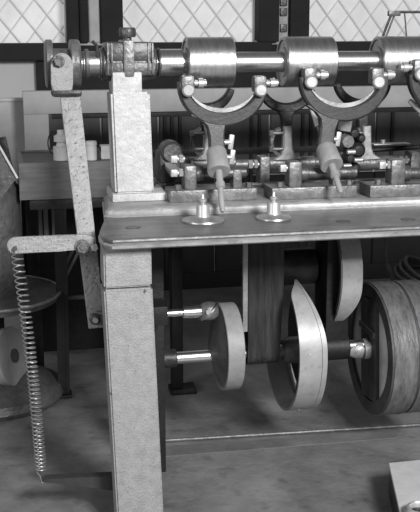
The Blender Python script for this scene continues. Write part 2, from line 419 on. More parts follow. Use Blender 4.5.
# ------------------------------------------------------------------ front yokes with grey weights
def arcpts(cx, cy, rx, ry, a0, a1, Y, n=22):
    return [at(cx + rx*math.cos(R(a0+(a1-a0)*i/n)), cy - ry*math.sin(R(a0+(a1-a0)*i/n)), Y) for i in range(n+1)]
def yoke(cx, cy, rx, ry, label, tips, stem, cup0, cup1, rod, Y, dy, screws, a0=200, a1=345, cut=None):
    base = at(cup1[0], cup1[1], Y)
    t = thing('yoke_lever', base, label, 'lever', 'yoke levers in front of the drums')
    s_ = sc(at(cx, cy, Y))
    pts = arcpts(cx, cy+1, rx+2.5, ry+4.5, a0-20, a1+16, Y); n = len(pts)
    ws = [s_*(8 + 8*math.sin(PI*i/(n-1))**1.2) for i in range(n)]
    fk = part('fork', B().ribbon(pts, Y1, ws, .036), 'stem', t)
    # machined inner face of the fork
    pin = arcpts(cx, cy, rx-3.0, ry-2.6, a0+8, a1-10, Y-.018)
    part('inner_face', B().ribbon(pin, Y1, [s_*(1+3.6*math.sin(PI*i/(n-1))) for i in range(n)], .004), 'ledge', fk)
    (sx0, sy0), (sx1, sy1), w0, w1 = stem
    P0, P1 = at(sx0, sy0, Y), at(sx1, sy1, Y-.01)
    mid_ = (P0+P1)/2
    part('stem', B().ribbon([P0, P0.lerp(P1, .15), P0.lerp(P1, .3), P0.lerp(P1, .55), P1], Y1, [s_*w0*2.3, s_*w0*1.35, s_*w0*.85, s_*w1, s_*w1], .028), 'stem', t)
    for (px, py, right) in tips:
        c = at(px, py, Y-.008); h = s_*8
        hd = part('clamp_head', B().box(c-Vector((h*.85, .022, h*1.05)), c+Vector((h*.85, .022, h*1.05)), .011), 'cast', t)
        f_ = c + Vector((0, -.022, -h*.75))
        part('round_bolt', B().lathe(f_+Y1*.004, (-.08, -1, .12), [(0,0),(0,s_*6.4),(.012,s_*6.4),(.016,s_*5),(.016,0)], 24), 'bolt', hd)
        sd = 1 if right else -1
        q = c + Vector((sd*h*.9, 0, h*.1))
        part('set_screw', B().lathe(q, (sd, 0, 0), [(0,0),(0,s_*3.2),(s_*4,s_*3.2),(s_*4,s_*5),(s_*9,s_*5),(s_*9,s_*3.6),(s_*12,s_*3.6),(s_*12,0)], 14), 'bright', hd)
    # weight hanging forward with its thin handle
    C0, C1 = at(*cup0, Y-.012), at(*cup1, Y-.012-dy)
    d = (C1-C0); L = d.length; rr = s_*11
    cu = part('weight', B().lathe(C0, d, [(0,0),(0,rr*.6),(L*.06,rr*.82),(L*.16,rr*.93),(L*.7,rr),(L*.94,rr*1.06),(L,rr*1.0),(L,rr*.5),(L-.004,0)], 36), 'cup', t)
    Q = at(*rod, Y-.012-dy*2.3)
    dd = Q-C1; rl = dd.length
    part('handle', B().lathe(C1, dd, [(-.01,0),(-.01,s_*3.6),(rl*.25,s_*3.6),(rl*.27,s_*4.8),(rl*.4,s_*4.8),(rl*.42,s_*3.0),(rl*.92,s_*2.8),(rl,s_*1.8),(rl,0)], 18), 'cup', cu)
    for (px, py) in screws:
        c = at(px, py, Y-.01)
        part('wing_screw', B().bar(c-Vector((.0,0,.022)), c+Vector((.006,0,.022)), .016, .012, (0,1,0), .004).cyl(c-X1*.03, c, .008, None, 12), 'bright', t)
    return t
YK = YP - .015
yoke(222, 81, 38, 32, 'forked lever under first drum, its grey weight and handle pointing straight down',
     [(187, 84, True), (259, 84, True)], ((215, 113), (217, 152), 24, 16), (216, 149), (219, 172), (222.5, 212), YK, .06, [(230, 142), (231, 157)])
yoke(343, 76, 38, 32, 'forked lever under middle drum, its weight and handle tilted to the right',
     [(309, 76, True), (376, 76, True)], ((330, 108), (325, 146), 24, 16), (325, 146), (332, 166), (341, 193), YK, .06, [(330, 137), (337, 139)])
# third yoke, cut by the frame on the right
yoke(452, 73, 38, 32, 'forked lever at the right edge, only its left arm and handle in view',
     [(418, 68, False), (486, 68, True)], ((446, 108), (440, 140), 26, 15), (440, 140), (430, 120), (409, 100), YK, -.02, [])

# ------------------------------------------------------------------ rear yokes (dark forks on flared columns)
def rear_yoke(cx, ytip, label, px_base, Y):
    s_ = sc(at(cx, 100, Y)); basep = at(px_base, 168, Y)
    t = thing('rear_yoke', basep, label, 'lever', 'dark yokes behind the drums')
    pts = arcpts(cx, ytip, 26, 26, 195, 345, Y)
    n = len(pts)
    part('fork', B().ribbon(pts, Y1, [s_*(6+4*math.sin(PI*i/(n-1))) for i in range(n)], .03), 'dark', t)
    part('neck', B().ribbon([at(cx, ytip+24, Y), at(cx, ytip+34, Y), at(cx+.5, 134, Y)], Y1, [s_*24, s_*12, s_*10], .026), 'dark', t)
    part('column', B().ribbon([at(px_base, 126, Y-.012), at(px_base, 132, Y-.012), at(px_base, 147, Y-.012), at(px_base, 154, Y-.012), at(px_base, 159, Y-.012)], Y1, [s_*9, s_*9, s_*10, s_*14, s_*30], .026), 'ledge', t)
    p, q = at(px_base-19, 163, Y), at(px_base+27, 163, Y); p.z = q.z = at(px_base, 163, Y).z
    part('pivot_sleeve', B().cyl(p, q, s_*6.5, None, 20, .003), 'cast', t)
    lo = at(px_base-10, 140, Y-.012)
    for dz, l in ((0, 5), (-12, 7)):
        c = at(px_base-9, 143-dz*.0+ (6 if dz else -10), Y-.02)
        part('stop_screw', B().cyl(c-X1*s_*8, c+X1*s_*5, s_*1.8, None, 10).cyl(c-X1*s_*9, c-X1*s_*5.5, s_*3, None, 6), 'cast', t)
    lc_ = at(px_base-6, 142, Y-.012)
    part('curved_arm', B().ribbon([lc_ + Vector((s_*10*math.cos(R(q)), 0, s_*13*math.sin(R(q)))) for q in range(95, 266, 17)], Y1, s_*4, .016), 'mid', t)
    return t
YR = YS + .14
rear_yoke(206, 82, 'dark rear yoke behind the first forked lever, nearest the pillar', 208, YR)
rear_yoke(286, 82, 'dark rear yoke standing in the open between the two forked levers', 287, YR)
rear_yoke(362, 78, 'dark rear yoke to the right of the tilted weight', 366, YR)

# ------------------------------------------------------------------ spindle brackets on the ledge
def bracket(bx0, bx1, ux0, ux1, utop, sp0, sp1, label, scr, second=None, Yb=None):
    ym = (bx0+bx1)/2
    Yb = atz(ym, 201.5 - (ym-213)*.026, ZL).y
    s_ = sc(at(ym, 190, Yb))
    p, q = at(bx0, 196, Yb), at(bx1, 196, Yb)
    ztop = ZL + 12*s_
    t = thing('spindle_bracket', ((p.x+q.x)/2, Yb+.05, ZL), label, 'bracket', 'spindle brackets along the bed')
    part('base', B().box((p.x, Yb, ZL), (q.x, Yb+.10, ztop), .004), 'cast', t)
    u, v = at(ux0, 180, Yb+.02), at(ux1, 180, Yb+.02); zu = at(ux0, utop, Yb+.02).z
    up = part('upright', B().box((u.x, Yb+.018, ztop-.002), (v.x, Yb+.075, zu), .008), 'cast', t)
    za = at(ux0, 174, Yb+.045).z
    part('spindle', B().cyl((at(sp0, 174, Yb+.045).x, Yb+.045, za), (at(sp1, 174, Yb+.045).x, Yb+.045, za), s_*6, None, 22, .003).cyl((v.x-.002, Yb+.045, za), (v.x+s_*8, Yb+.045, za), s_*8, None, 22, .003), 'mid', t)
    for (sx_, sy_) in scr:
        c = at(sx_, sy_, Yb+.04)
        part('square_screw', B().cyl(c, Vector((u.x+.004, c.y, c.z)), s_*2.6, None, 12).bar(c-X1*s_*3.5, c+X1*s_*3, s_*7, s_*7, (0,0,1), .002).cyl(c+X1*s_*5, c+X1*s_*9, s_*4.4, None, 6), 'bright', t)
    for px in (bx0+8, bx1-8):
        c = at(px, 187, Yb+.03)
        part('base_nut', B().hexbolt((c.x, c.y, ztop-.002), Z1, s_*3.6, s_*5), 'cast', t)
    if second:
        m0, m1 = second
        c0, c1_ = at(m0, 185, Yb+.04), at(m1, 185, Yb+.04)
        part('upright', B().box((c0.x, Yb+.025, ztop-.002), (c1_.x, Yb+.07, at(m0, 169, Yb+.04).z), .006), 'cast', t)
    return t
bracket(170, 257, 184.5, 197, 166, 197, 246, 'cast bracket holding spindle beside the pale pillar', [(174, 159), (174, 173)], (232, 241))
bracket(272, 357, 289, 302, 162, 302, 356, 'cast bracket holding spindle behind the tilted weight', [(283, 168)], (331, 339))
bracket(370, 460, 391, 405, 160, 405, 450, 'cast bracket holding spindle at the right edge of the bed', [(382, 165)])
# rear spindle rail with its bearing posts
rt = thing('rear_spindle_rail', (sx(300), YR, ZL), 'long horizontal rear spindle in small bearing posts behind the weights', 'spindle')
zr = at(287, 163, YR).z
sr = sc((sx(287), YR, zr))
part('rail', B().cyl((at(178, 163, YR).x, YR, zr), (xe-.1, YR, zr), sr*4.6, None, 20), 'cast', rt)
for px in (182, 263, 344, 412):
    c = at(px, 163, YR)
    pp = part('bearing_post', B().box((c.x-sr*5, YR-.03, ZL-.002), (c.x+sr*5, YR+.03, zr+sr*8), .006), 'cast', rt)
    part('lock_screw', B().cyl((c.x-sr*16, YR-.01, zr), (c.x-sr*4, YR-.01, zr), sr*2.4, None, 12).cyl((c.x-sr*16, YR-.01, zr), (c.x-sr*12, YR-.01, zr), sr*4.5, None, 6).cyl((c.x-sr*10, YR-.01, zr), (c.x-sr*7, YR-.01, zr), sr*4.5, None, 6), 'bright', pp)
a, c = at(168, 178, YR-.06), at(440, 178, YR-.06)
part('tie_bar', B().box((a.x, YR-.075, ZL+.008), (c.x, YR-.05, at(300, 181, YR-.06).z), .004).box((a.x, YR-.075, ZL-.002), (a.x+.03, YR-.05, ZL+.01)), 'mid', rt)
# chunky clamp left of the first bracket
ct = at(176, 150, YR-.02)
cl = thing('clamp_block', (ct.x, YR-.03, ZL), 'dark rounded clamp casting between pillar and first bracket', 'clamp')
part('body', B().box(at(160, 186, YR-.05)*1 + Vector((0,0,0)), at(176, 148, YR+.05), .012), 'mid', cl)
part('dome', B().lathe(at(171, 152, YR-.03), Y1, [(-.03,0),(-.03,.028),(-.02,.036),(.04,.036),(.04,0)], 28), 'mid', cl)
part('foot', B().box((at(158, 186, YR-.05).x, YR-.06, ZL), (at(180, 186, YR-.05).x, YR+.06, at(160, 183, YR-.05).z), .004), 'mid', cl)
part('pale_cup', B().lathe(at(171, 174, YR-.075), (.35, -.25, .7), [(0,0),(0,.012),(.012,.028),(.022,.032),(.022,.024),(.014,0)], 24), 'bright', cl)

ad = thing('adjuster_block', at(352, 178, YR-.08), 'dark cluster of knobs and pale slanted block behind the tilted weight', 'adjuster')
YD = YR - .07
sd_ = sc(at(350, 150, YD))
part('pale_block', B().bar(at(344, 131, YD), at(348, 110, YD), sd_*11, .03, Y1, .004), 'ledge', ad)
part('grey_nut', B().lathe(at(346, 141, YD), Y1, [(-.024,0),(-.024,sd_*6),(-.02,sd_*7),(.02,sd_*7),(.02,0)], 8), 'cast', ad)
part('stalk', B().cyl(at(347, 134, YD+.02), Vector((at(352, 180, YD).x, YD+.02, ZL)), sd_*5, None, 16), 'black', ad)
for kx, ky, kr in ((357, 150, 8), (353, 133, 6), (360, 138, 5), (349, 158, 6), (354, 168, 6)):
    part('knob', B().lathe(at(kx, ky, YD), Y1, [(-.022,0),(-.020,sd_*kr*.6),(-.008,sd_*kr),(.022,sd_*kr),(.022,0)], 18), 'black', ad)
for kx, ky in ((351, 152), (347, 166), (358, 160)):
    part('screw', B().cyl(at(kx, ky, YD-.03)-X1*sd_*4, at(kx, ky, YD-.03)+X1*sd_*4, sd_*2.4, None, 10).cyl(at(kx, ky, YD-.03), at(kx, ky, YD), sd_*2), 'bright', ad)
h0, h1 = at(311, 105, YS+.06), at(318, 126, YS+.03)
hh = thing('spare_handle', h1, 'thin pale handle slanting behind the left arm of the middle forked lever', 'handle')
part('grip', B().lathe(h0, h1-h0, [(0,0),(0,.004),(.005,.0085),((h1-h0).length,.0095),((h1-h0).length,0)], 16), 'white', hh)
part('shank', B().cyl(h1, at(324, 147, YS+.0), .006, .008, 12), 'cast', hh)
fb = thing('flat_tool_bar', at(392, 146, YR), 'bright flat bar lying behind the rear yoke at right', 'bar')
part('bar', B().box(at(374, 145.5, YR+.03), at(406, 142, YR+.07), .002), 'ledge', fb)
part('dark_rod', B().cyl(at(372, 150, YR+.05), at(418, 147, YR+.05), sd_*2.6, None, 14), 'black', fb)
part('screw', B().cyl(at(383, 142.5, YR+.04)-Z1*.004, at(383, 140, YR+.04), sd_*2.5, None, 10), 'bright', fb)

# ------------------------------------------------------------------ oil cups on the table
def oil_cup(px, py, sr_, label):
    c = atz(px, py, ZTAB); s_ = sc(c)
    t = thing('oil_cup', c, label, 'oil cup', 'oil cups on the table')
    part('saucer', B().lathe(c, Z1, [(0,0),(0,s_*sr_),(.003,s_*(sr_+.5)),(.007,s_*sr_),(.010,s_*sr_*.8),(.014,s_*9),(.015,s_*7),(.015,0)], 40), 'brass', t)
    b_ = part('barrel', B().lathe(c, Z1, [(.013,0),(.013,s_*7.8*1.0),(.018,s_*6.8),(.046,s_*6.6),(.05,s_*5.8),(.05,0)], 24), 'bright', t)
    part('nipple', B().lathe(c, Z1, [(.048,0),(.048,s_*2.6),(.056,s_*2.6),(.058,s_*3.8),(.063,s_*3.8),(.066,s_*2),(.078,s_*1),(.08,0)], 16), 'bright', b_)
    return t
oil_cup(203, 221.5, 21, 'small steel oil cup on a round saucer, nearer the pillar')
oil_cup(273.5, 219, 17.5, 'small steel oil cup on a round saucer, farther from the pillar')

# ------------------------------------------------------------------ rocker lever, link arm and spring at the left end
YV = YL + .13                                                # bar bottom
rk = thing('rocker_lever', at(96, 326, YV), 'pale pitted lever bar hanging from the shaft end collar', 'lever')
YT = YS - .11
T0, T1 = at(70, 96, YT+.02), at(97, 328, YV)
up_ = (T1-T0).cross(X1).normalized()
s0, s1 = sc(T0), sc(T1)
Bp = B(); n = 10
Bp.bar(T0, T1 , s0*20, .02, (0,-1,.1), .004, s1*16.5, .02)
rbar = part('bar', Bp, 'lever', rk)
hc = at(62, 66, YT); hs = sc(hc)
hp = []
for i in range(13):
    th = R(i*15); hp.append(at(62 + 11*math.cos(th), 65 - 12*math.sin(th), YT))
hp += [at(51.5, 84, YT), at(53, 92, YT), at(72, 92, YT), at(73, 84, YT)]
bh = B().prism(hp, (0, .05, 0)); bmesh.ops.bevel(bh.bm, geom=bh.bm.edges[:], offset=.004, segments=2, affect='EDGES')
hd = part('fork_head', bh, 'leg', rk)
part('hex_bolt', B().cyl(at(58.5, 61.5, YT)+Y1*.006, at(58.5, 61.5, YT)-Y1*.004, hs*6.2, None, 24).hexbolt(at(58.5, 61.5, YT)-Y1*.003, -Y1, hs*5.2, .014), 'mid', hd)
part('saddle', B().box(at(52, 97.5, YT-.004)+Vector((0,0,0)), at(80, 88, YT+.07), .010), 'dark', rk)
bb_ = at(95, 319, YV-.012)
part('pivot_boss', B().lathe(bb_, -Y1, [(-.006,0),(-.006,s1*5.5),(.006,s1*5.5),(.008,s1*4.5),(.008,0)], 24), 'mid', rk)
part('pivot_bolt', B().cyl(bb_-Y1*.008, bb_-Y1*.018, s1*3.2, s1*2.6, 12), 'bright', rk)
# bracket on the leg that carries the pivot
br = B().box((at(97, 316, YV).x, YV+.004, at(97, 325, YV).z), (b0.x+.02, YV+.03, at(97, 311, YV).z), .003)
part('pivot_bracket', br, 'cast', fr)
# link arm
YA = YV - .04
la = thing('link_arm', at(50, 252, YA), 'horizontal pale iron arm pinned to the lever, spring on its tip', 'lever')
A0, A1 = at(14, 245.5, YA), at(90, 243, YA)
sA = sc(A0)
ap = []
for i in range(9):
    th = R(90 + i*22.5); ap.append(at(14.5 + 7.6*math.cos(th), 246 - 8.2*math.sin(th), YA))
ap += [at(60, 251.5, YA), at(88, 249.5, YA), at(95, 244, YA), at(95, 239, YA), at(88, 235, YA), at(60, 236, YA)]
ba = B().prism(ap, (0, .018, 0)); bmesh.ops.bevel(ba.bm, geom=ba.bm.edges[:], offset=.003, segments=2, affect='EDGES')
arm = part('arm', ba, 'lever', la)
pv = at(82, 246.5, YA)
part('pivot_bolt', B().cyl(pv+Y1*.03, pv-Y1*.006, sA*7.5, None, 28, .002).hexbolt(pv-Y1*.005, -Y1, sA*6, .012).cyl(pv-Y1*.015, pv-Y1*.022, sA*3, sA*2.4, 12), 'cast', la)
part('small_nut', B().hexbolt(at(94, 247, YA), -Y1, sA*4, .014).cyl(at(94, 247, YA), at(94, 247, YA)+Y1*.04, sA*2.5, None, 12), 'bright', la)
part('spring_pin', B().cyl(at(15, 248, YA)+Y1*.02, at(15, 248, YA)-Y1*.012, sA*2.2, None, 12), 'mid', la)
# coil spring
YSP = YA + .006
sp0, sp1 = at(15.5, 249, YSP), at(41, 482, YSP)
pts = [at(15, 247, YA-.010), at(13, 250, YSP-.008), at(15.5, 254, YSP-.008)]
def spx(u): return 15 + 26*u + 2.0*math.sin(u*PI*1.7)*-1
turns = 46; N_ = turns*14
for i in range(N_+1):
    u = i/N_; th = 2*PI*turns*(.72*u + .28*u*u)
    ease = u**.9
    px = 17 + 24*u + 2.5*math.sin(PI*u); py = 256 + 215*u
    c = at(px, py, YSP); r_ = sA*(5.6 if .0 < u < 1 else 5)
    pts.append(c + Vector((-math.cos(th)*r_, -math.sin(th)*r_, 0)))
pts += [at(40, 476, YSP), at(41.5, 482, YSP), at(43, 483, YSP)]
tag(part('coil_spring', B().tube(pts, .0019, 6), 'spring'), 'long steel coil spring hanging from arm tip to floor bracket', 'spring')
# spring anchor on the leg
g0 = [at(40, 482, YSP+.01), at(46, 479, YSP+.01), at(116, 476, YSP+.01), at(117, 491, YSP+.01), at(108, 490, YSP+.01), at(80, 486, YSP+.01)]
part('spring_anchor', B().prism(g0, (0, .03, 0)), 'stem', fr)

# ------------------------------------------------------------------ running gear under the table
YU = YS + .02
ZU = at(290, 350, YU).z
def ux(px): return at(px, 350, YU).x
us = sc((ux(290), YU, ZU))
ls = thing('lower_shaft', (ux(270), YU, ZU-.02), 'polished lower shaft running through cams and wheels under the table', 'shaft')
part('shaft', B().cyl((ux(150), YU, ZU), (xe, YU, ZU), us*6, None, 24), 'steel', ls)
part('end_collar', B().cyl((ux(176), YU, ZU), (ux(156), YU, ZU), us*9, None, 24, .003), 'dark', ls)
# plain pulley
pc = at(219, 346.5, YU)
pu = thing('flat_pulley', (pc.x, YU, pc.z-us*43), 'plain grey disc pulley beside the pale leg, smallest of the wheels', 'pulley')
rP = us*43; wP = us*16.5
part('rim', B().lathe(pc, X1, [(0,rP*.90),(0,rP-.002),(.002,rP),(wP-.002,rP),(wP,rP-.002),(wP,rP*.9),(0,rP*.9)], 64), 'cup', pu)
part('disc', B().lathe(pc+X1*.001, X1, [(-us*10,0),(-us*9.5,us*9),(-us*6,rP*.5),(-.006,rP*.86),(0,rP*.94),(.003,rP*.905),(wP-.006,rP*.905),(wP-.006,0)], 64), 'cast', pu)
part('hub', B().cyl(pc+X1*.006+Vector((0,0,ZU-pc.z)), pc+X1*(wP+.02)+Vector((0,0,ZU-pc.z)), us*10, None, 24, .003), 'steel', pu)
# short jointed rod in front of the pulley
YJ = YU - .16
sj = sc(at(190, 312, YJ)); jz = at(190, 312, YJ).z
def jx(px): return at(px, 312, YJ).x
jt = thing('jointed_rod', (jx(190), YJ, jz-.03), 'short stepped steel rod ending in a knuckle joint by the pulley', 'rod')
J0 = jx(165)
part('rod', B().lathe((J0, YJ, jz), X1, [(0,0),(0,sj*3.6),(jx(183)-J0,sj*3.6),(jx(183)-J0,sj*5.8),(jx(202)-J0,sj*6.2),(jx(202)-J0,0)], 24), 'steel', jt)
part('rod_holder', B().box((jx(150), YJ-.03, jz-.03), (J0+.004, atz(150, 474, 0).y+.01, jz+.03), .004), 'black', fr)
kn = Vector((jx(208.5), YJ, jz))
part('knuckle', B().lathe(kn-X1*sj*8, X1, [(0,0),(0,sj*7),(sj*3,sj*9),(sj*8,sj*9.6),(sj*13,sj*9),(sj*17,sj*6),(sj*17,0)], 28), 'cast', jt)
part('fork_strap', B().tube([kn+Vector((sj*9*math.cos(R(q))*.9, -sj*8.6*math.sin(R(q)) - .004, sj*9*math.cos(R(q))*.75)) for q in range(-20, 201, 20)], sj*2.2, 8), 'steel', jt)
part('pin', B().cyl(kn+Vector((-sj*2, -sj*9, sj*2)), kn+Vector((-sj*2, -sj*11.5, sj*2)), sj*3, None, 12), 'bright', jt)
# helical cam, open rim
cc = at(280.5, 343, YU); cc.y = YU
rC = us*67; wC = us*27
ct_ = thing('rim_cam', (cc.x, YU, cc.z-rC), 'open grey cam rim with pointed top, between the wide belt and large wheel', 'cam')
def sm(a, b, x): t = max(0, min(1, (x-a)/(b-a))); return t*t*(3-2*t)
def xl1(u):
    th = 84 - 236*u
    return wC*.40*sm(56, 85, th)
part('rim', B().rim(cc, rC-.010, rC, 84, -152, xl1, lambda u: wC*(.80 - .395*sm(10, 85, 84-236*u)), 80), 'rim', ct_)
part('edge_ring', B().rim(cc, rC-.020, rC-.001, 84, -152, lambda u: wC*(.82 - .395*sm(10, 85, 84-236*u)), lambda u: wC*(1 - .5*sm(10, 85, 84-236*u)), 80), 'rim', ct_)
part('web', B().lathe(cc+X1*wC*.86, X1, [(0,0),(0,rC*.80),(.008,rC*.80),(.008,0)], 48), 'dark', ct_)
for q in (20, -40, -100, -160):
    d_ = Vector((0, -math.cos(R(q)), math.sin(R(q))))
    part('arm', B().bar(cc+X1*(wC*.86)+d_*rC*.7, cc+X1*(wC*.86)+d_*(rC-.012), .03, .014, X1), 'dark', ct_)
hz = Vector((cc.x, YU, ZU))
part('hub', B().lathe(hz+X1*us*2, X1, [(0,0),(0,us*10),(us*4,us*13),(us*22,us*14),(us*22,0)], 32), 'cast', ct_)
for q, w_ in ((60, .45), (-62, .4), (8, .35)):
    d_ = Vector((0, -math.cos(R(q)), math.sin(R(q)))); v = cc + X1*wC*w_ + d_*(rC-.002)
    part('rivet', B().cyl(v, v+d_*.004, .005, .004, 10), 'bright', ct_)
# second cam, high under the table
YU2 = YU + .10
cc2 = at(322.5, 265, YU2); u2 = sc(cc2); rC2 = u2*61; wC2 = u2*20
c2t = thing('rim_cam', (cc2.x, YU2, cc2.z-rC2), 'open grey cam rim high under the table, its pointed tip hanging down', 'cam')
part('rim', B().rim(cc2, rC2-.012, rC2, 62, -66, lambda u: wC2*.35*sm(-46, -66, 62-128*u), lambda u: wC2*(1-.63*sm(-12, -66, 62-128*u)), 60), 'rim', c2t)
part('edge_ring', B().rim(cc2, rC2-.018, rC2-.003, 62, -36, lambda u: -.004, lambda u: .004, 50), 'cast', c2t)
part('hub', B().lathe(cc2-X1*.03, X1, [(0,0),(0,u2*8),(.01,u2*10),(.02,u2*16),(.028,u2*22),(.05,u2*24),(.07,u2*22),(.07,0)], 32), 'mid', c2t)
part('web', B().bar(cc2+X1*wC2*.8-Y1*rC2*.95, cc2+X1*wC2*.8, .08, .012, X1).bar(cc2+X1*wC2*.8+Vector((0,-rC2*.6,rC2*.72)), cc2+X1*wC2*.8, .06, .012, X1), 'dark', c2t)
part('axle', B().cyl(cc2-X1*.28, cc2+X1*wC2, .022, None, 20), 'dark', c2t)
part('boss', B().cyl(cc2-X1*.19, cc2-X1*.03, .062, None, 28, .004), 'dark', c2t)
# two large wheels side by side
wc = at(368.8, 348.5, YU); wc.y = YU
uw = sc(wc); rW = uw*66.5; wW = uw*25
def wheel(c, label):
    t = thing('wooden_belt_pulley', (c.x, YU, c.z-rW), label, 'wheel', 'large wheels under the table')
    part('rim', B().rim(c, rW*.80, rW, 0, 360, lambda u: .004, lambda u: wW, 72), 'wheel', t)
    part('face_ring', B().rim(c, rW*.79, rW*.985, 0, 360, lambda u: -.003, lambda u: .006, 72), 'wheelf', t)
    part('edge_band', B().rim(c, rW*.985, rW*1.005, 0, 360, lambda u: wW*.86, lambda u: wW, 72), 'wheel', t)
    part('web', B().lathe(c+X1*wW*.13, X1, [(0,0),(0,rW*.805),(.012,rW*.805),(.012,0)], 56), 'web', t)
    tl = Vector((0, .10, .99)).normalized(); sd = Vector((0, -.99, .10)).normalized()
    for o_ in (-.155, .155):
        m0, m1 = c + sd*rW*o_ - tl*rW*.765 + X1*wW*.06, c + sd*rW*o_ + tl*rW*.765 + X1*wW*.06
        part('spoke_board', B().bar(m0, m1, rW*.30, .016, X1, .002), 'wheelf', t)
    part('cross_cleat', B().bar(c-X1*wW*.06-sd*rW*.3+tl*rW*.34, c-X1*wW*.06+sd*rW*.3+tl*rW*.25, .02, .012, X1, .002), 'mid', t)
    h = Vector((c.x, YU, c.z))
    part('hub', B().lathe(h-X1*us*22, X1, [(0,0),(0,us*6),(us*4,us*8),(us*8,us*9.5),(us*13,us*9.5),(us*13,us*7),(us*15,us*7),(us*15,us*10.5),(us*21,us*10.5),(us*21,us*8.5),(us*30,us*8.5),(us*30,0)], 28), 'ledge', t)
    return t
wheel(wc, 'large wooden wheel showing its dark spoke boards and steel hub')
wheel(wc + X1*(wW+.006), 'second large wooden wheel close behind the first, cut by right edge')

# ------------------------------------------------------------------ behind and around the machine
fp = atz(266, 362, 0)
YE = YU - .038
ex0, ex1 = at(248.5, 300, YE), at(283.5, 300, YE)
ezt = ZTAB - .04
bl = thing('leather_belt', ((ex0.x+ex1.x)/2, YU, ZU-.038), 'wide dark streaked belt hanging between disc pulley and cam', 'belt')
loop = [Vector((0, YE, ezt)), Vector((0, YE, (ezt+ZU)/2))] + [Vector((0, YU - .038*math.cos(R(q)), ZU - .038*math.sin(R(q)))) for q in range(0, 181, 15)] + [Vector((0, YU+.038, (ezt+ZU)/2)), Vector((0, YU+.038, ezt))]
bb = B(); rows = []
for i, p in enumerate(loop):
    k_ = .006*math.sin(i*1.3) if 1 < i < len(loop)-2 else 0
    n_ = (Vector((0, YU, p.z if p.z > ZU else ZU)) - p).normalized()*.007
    rows.append([bb.bm.verts.new(Vector((x, 0, 0)) + p + o_) for x, o_ in ((ex0.x, n_*0), (ex1.x - (.0 if p.z > ZU+.2 else .010), n_*0), (ex1.x - (.0 if p.z > ZU+.2 else .010), n_), (ex0.x, n_))])
for A_, C_ in zip(rows, rows[1:]):
    for k_ in range(4): bb.bm.faces.new([A_[k_], A_[(k_+1)%4], C_[(k_+1)%4], C_[k_]])
bb.bm.faces.new(rows[0]); bb.bm.faces.new(rows[-1][::-1])
part('strap', bb, 'post', bl)
part('belt_drum', B().cyl((ex0.x+.004, YU, ZU), (ex1.x-.014, YU, ZU), .031, None, 32), 'dark', bl)
e = at(245, 300, YE)
part('guide_bar', B().box((e.x-.009, YE-.01, at(245, 331, YE).z), (e.x+.007, YE+.006, ZTAB-.03), .002), 'ledge', fr)
# dark hanger casting between the cams and the large wheels
hx0, hx1 = ux(322), ux(345)
part('shaft_hanger', B().box((hx0, YU-.03, ZU-.02), (hx1, YU+.10, zt), .01).cyl((hx0-.01, YU, ZU), (hx1+.006, YU, ZU), us*13, None, 28, .004), 'black', fr)
# worn strip let into the floor beside the rod
f0, f1, f2, f3 = atz(160, 447, 0), atz(400, 430, 0), atz(396, 438, 0), atz(160, 457, 0)
part('floor_strip', B().prism([f0-Z1*.002, f1-Z1*.002, f2-Z1*.002, f3-Z1*.002], (0, 0, .0035)), 'strip', flo, False)
# thin rod on the floor
r0, r1 = atz(150, 441.5, .006), atz(425, 424.5, .007)
tag(part('floor_rod', B().tube([r0-(r1-r0)*.06, r0.lerp(r1, .5), r1], .0065, 10), 'cast'), 'thin pale rod lying along the floor under the machine', 'rod')

# open wooden box on legs, left
YX = atz(62, 399, 0).y
bx0, bx1 = at(19, 180, YX), at(112, 180, YX)
zt0, zb0 = at(60, 162.5, YX).z, at(60, 199, YX).z
wb = thing('wooden_bench', ((bx0.x+bx1.x)/2, YX+.2, 0), 'wooden chest bench on dark iron legs behind the lever bar', 'bench')
BD = .40
xw = at(150, 180, YX).x
part('front_board', B().box((bx0.x, YX, zb0), (xw, YX+.02, zt0), .002), 'box', wb)
part('back_board', B().box((bx0.x, YX+BD-.02, zb0), (xw, YX+BD, zt0), .002), 'box', wb)
part('side_board', B().box((bx0.x, YX+.02, zb0), (bx0.x+.02, YX+BD-.02, zt0), .002), 'box', wb)
part('side_board', B().box((xw-.02, YX+.02, zb0), (xw, YX+BD-.02, zt0), .002), 'box', wb)
part('top_board', B().box((bx0.x+.02, YX+.02, zt0-.03), (xw-.02, YX+BD-.02, zt0-.006)), 'dark', wb)  # shadow over the bench top is put into its dark colour
part('bottom_board', B().box((bx0.x+.02, YX+.02, zb0+.004), (xw-.02, YX+BD-.02, zb0+.02)), 'dark', wb)
part('under_rail', B().box((at(30, 205, YX).x, YX+.015, zb0-.04), (xw-.01, YX+.05, zb0), .002), 'dark', wb)
for px0, px1, pyf, yo in ((54, 66, 399, 0),):
    q0_, q1_ = atz(58, 398, 0), at(54, 206, YX)
    part('leg', B().bar((q0_.x+.02, YX+.03, 0), (q1_.x+.02, YX+.03, zb0), .036, .012, Y1, 0).bar((q0_.x+.040, YX+.04, 0), (q1_.x+.040, YX+.04, zb0), .012, .04, Y1), 'black', wb)
    part('foot', B().box((q0_.x-.03, YX, 0), (q0_.x+.055, YX+.07, .012), .003), 'black', wb)
for xx in (bx0.x+.05, xw-.08):
    part('leg', B().bar((xx, YX+BD-.06, 0), (xx, YX+BD-.06, zb0), .05, .012, Y1), 'dark', wb)
part('masking_panel', B().box((bx0.x+.01, YX+BD+.006, .06), (xw-.01, YX+BD+.02, zb0+.01), .002), 'black', wb)  # black sheet added to hide the pale upright and keep the space below dark
l0, l1 = at(64, 280, YX+.05), at(80, 252, YX+.05)
part('brace', B().bar(l0, at(92, 225, YX+.05), .01, .01, Y1), 'cast', wb)
part('brace', B().bar(at(64, 270, YX+.06), at(88, 215, YX+.06), .01, .01, Y1), 'cast', wb)
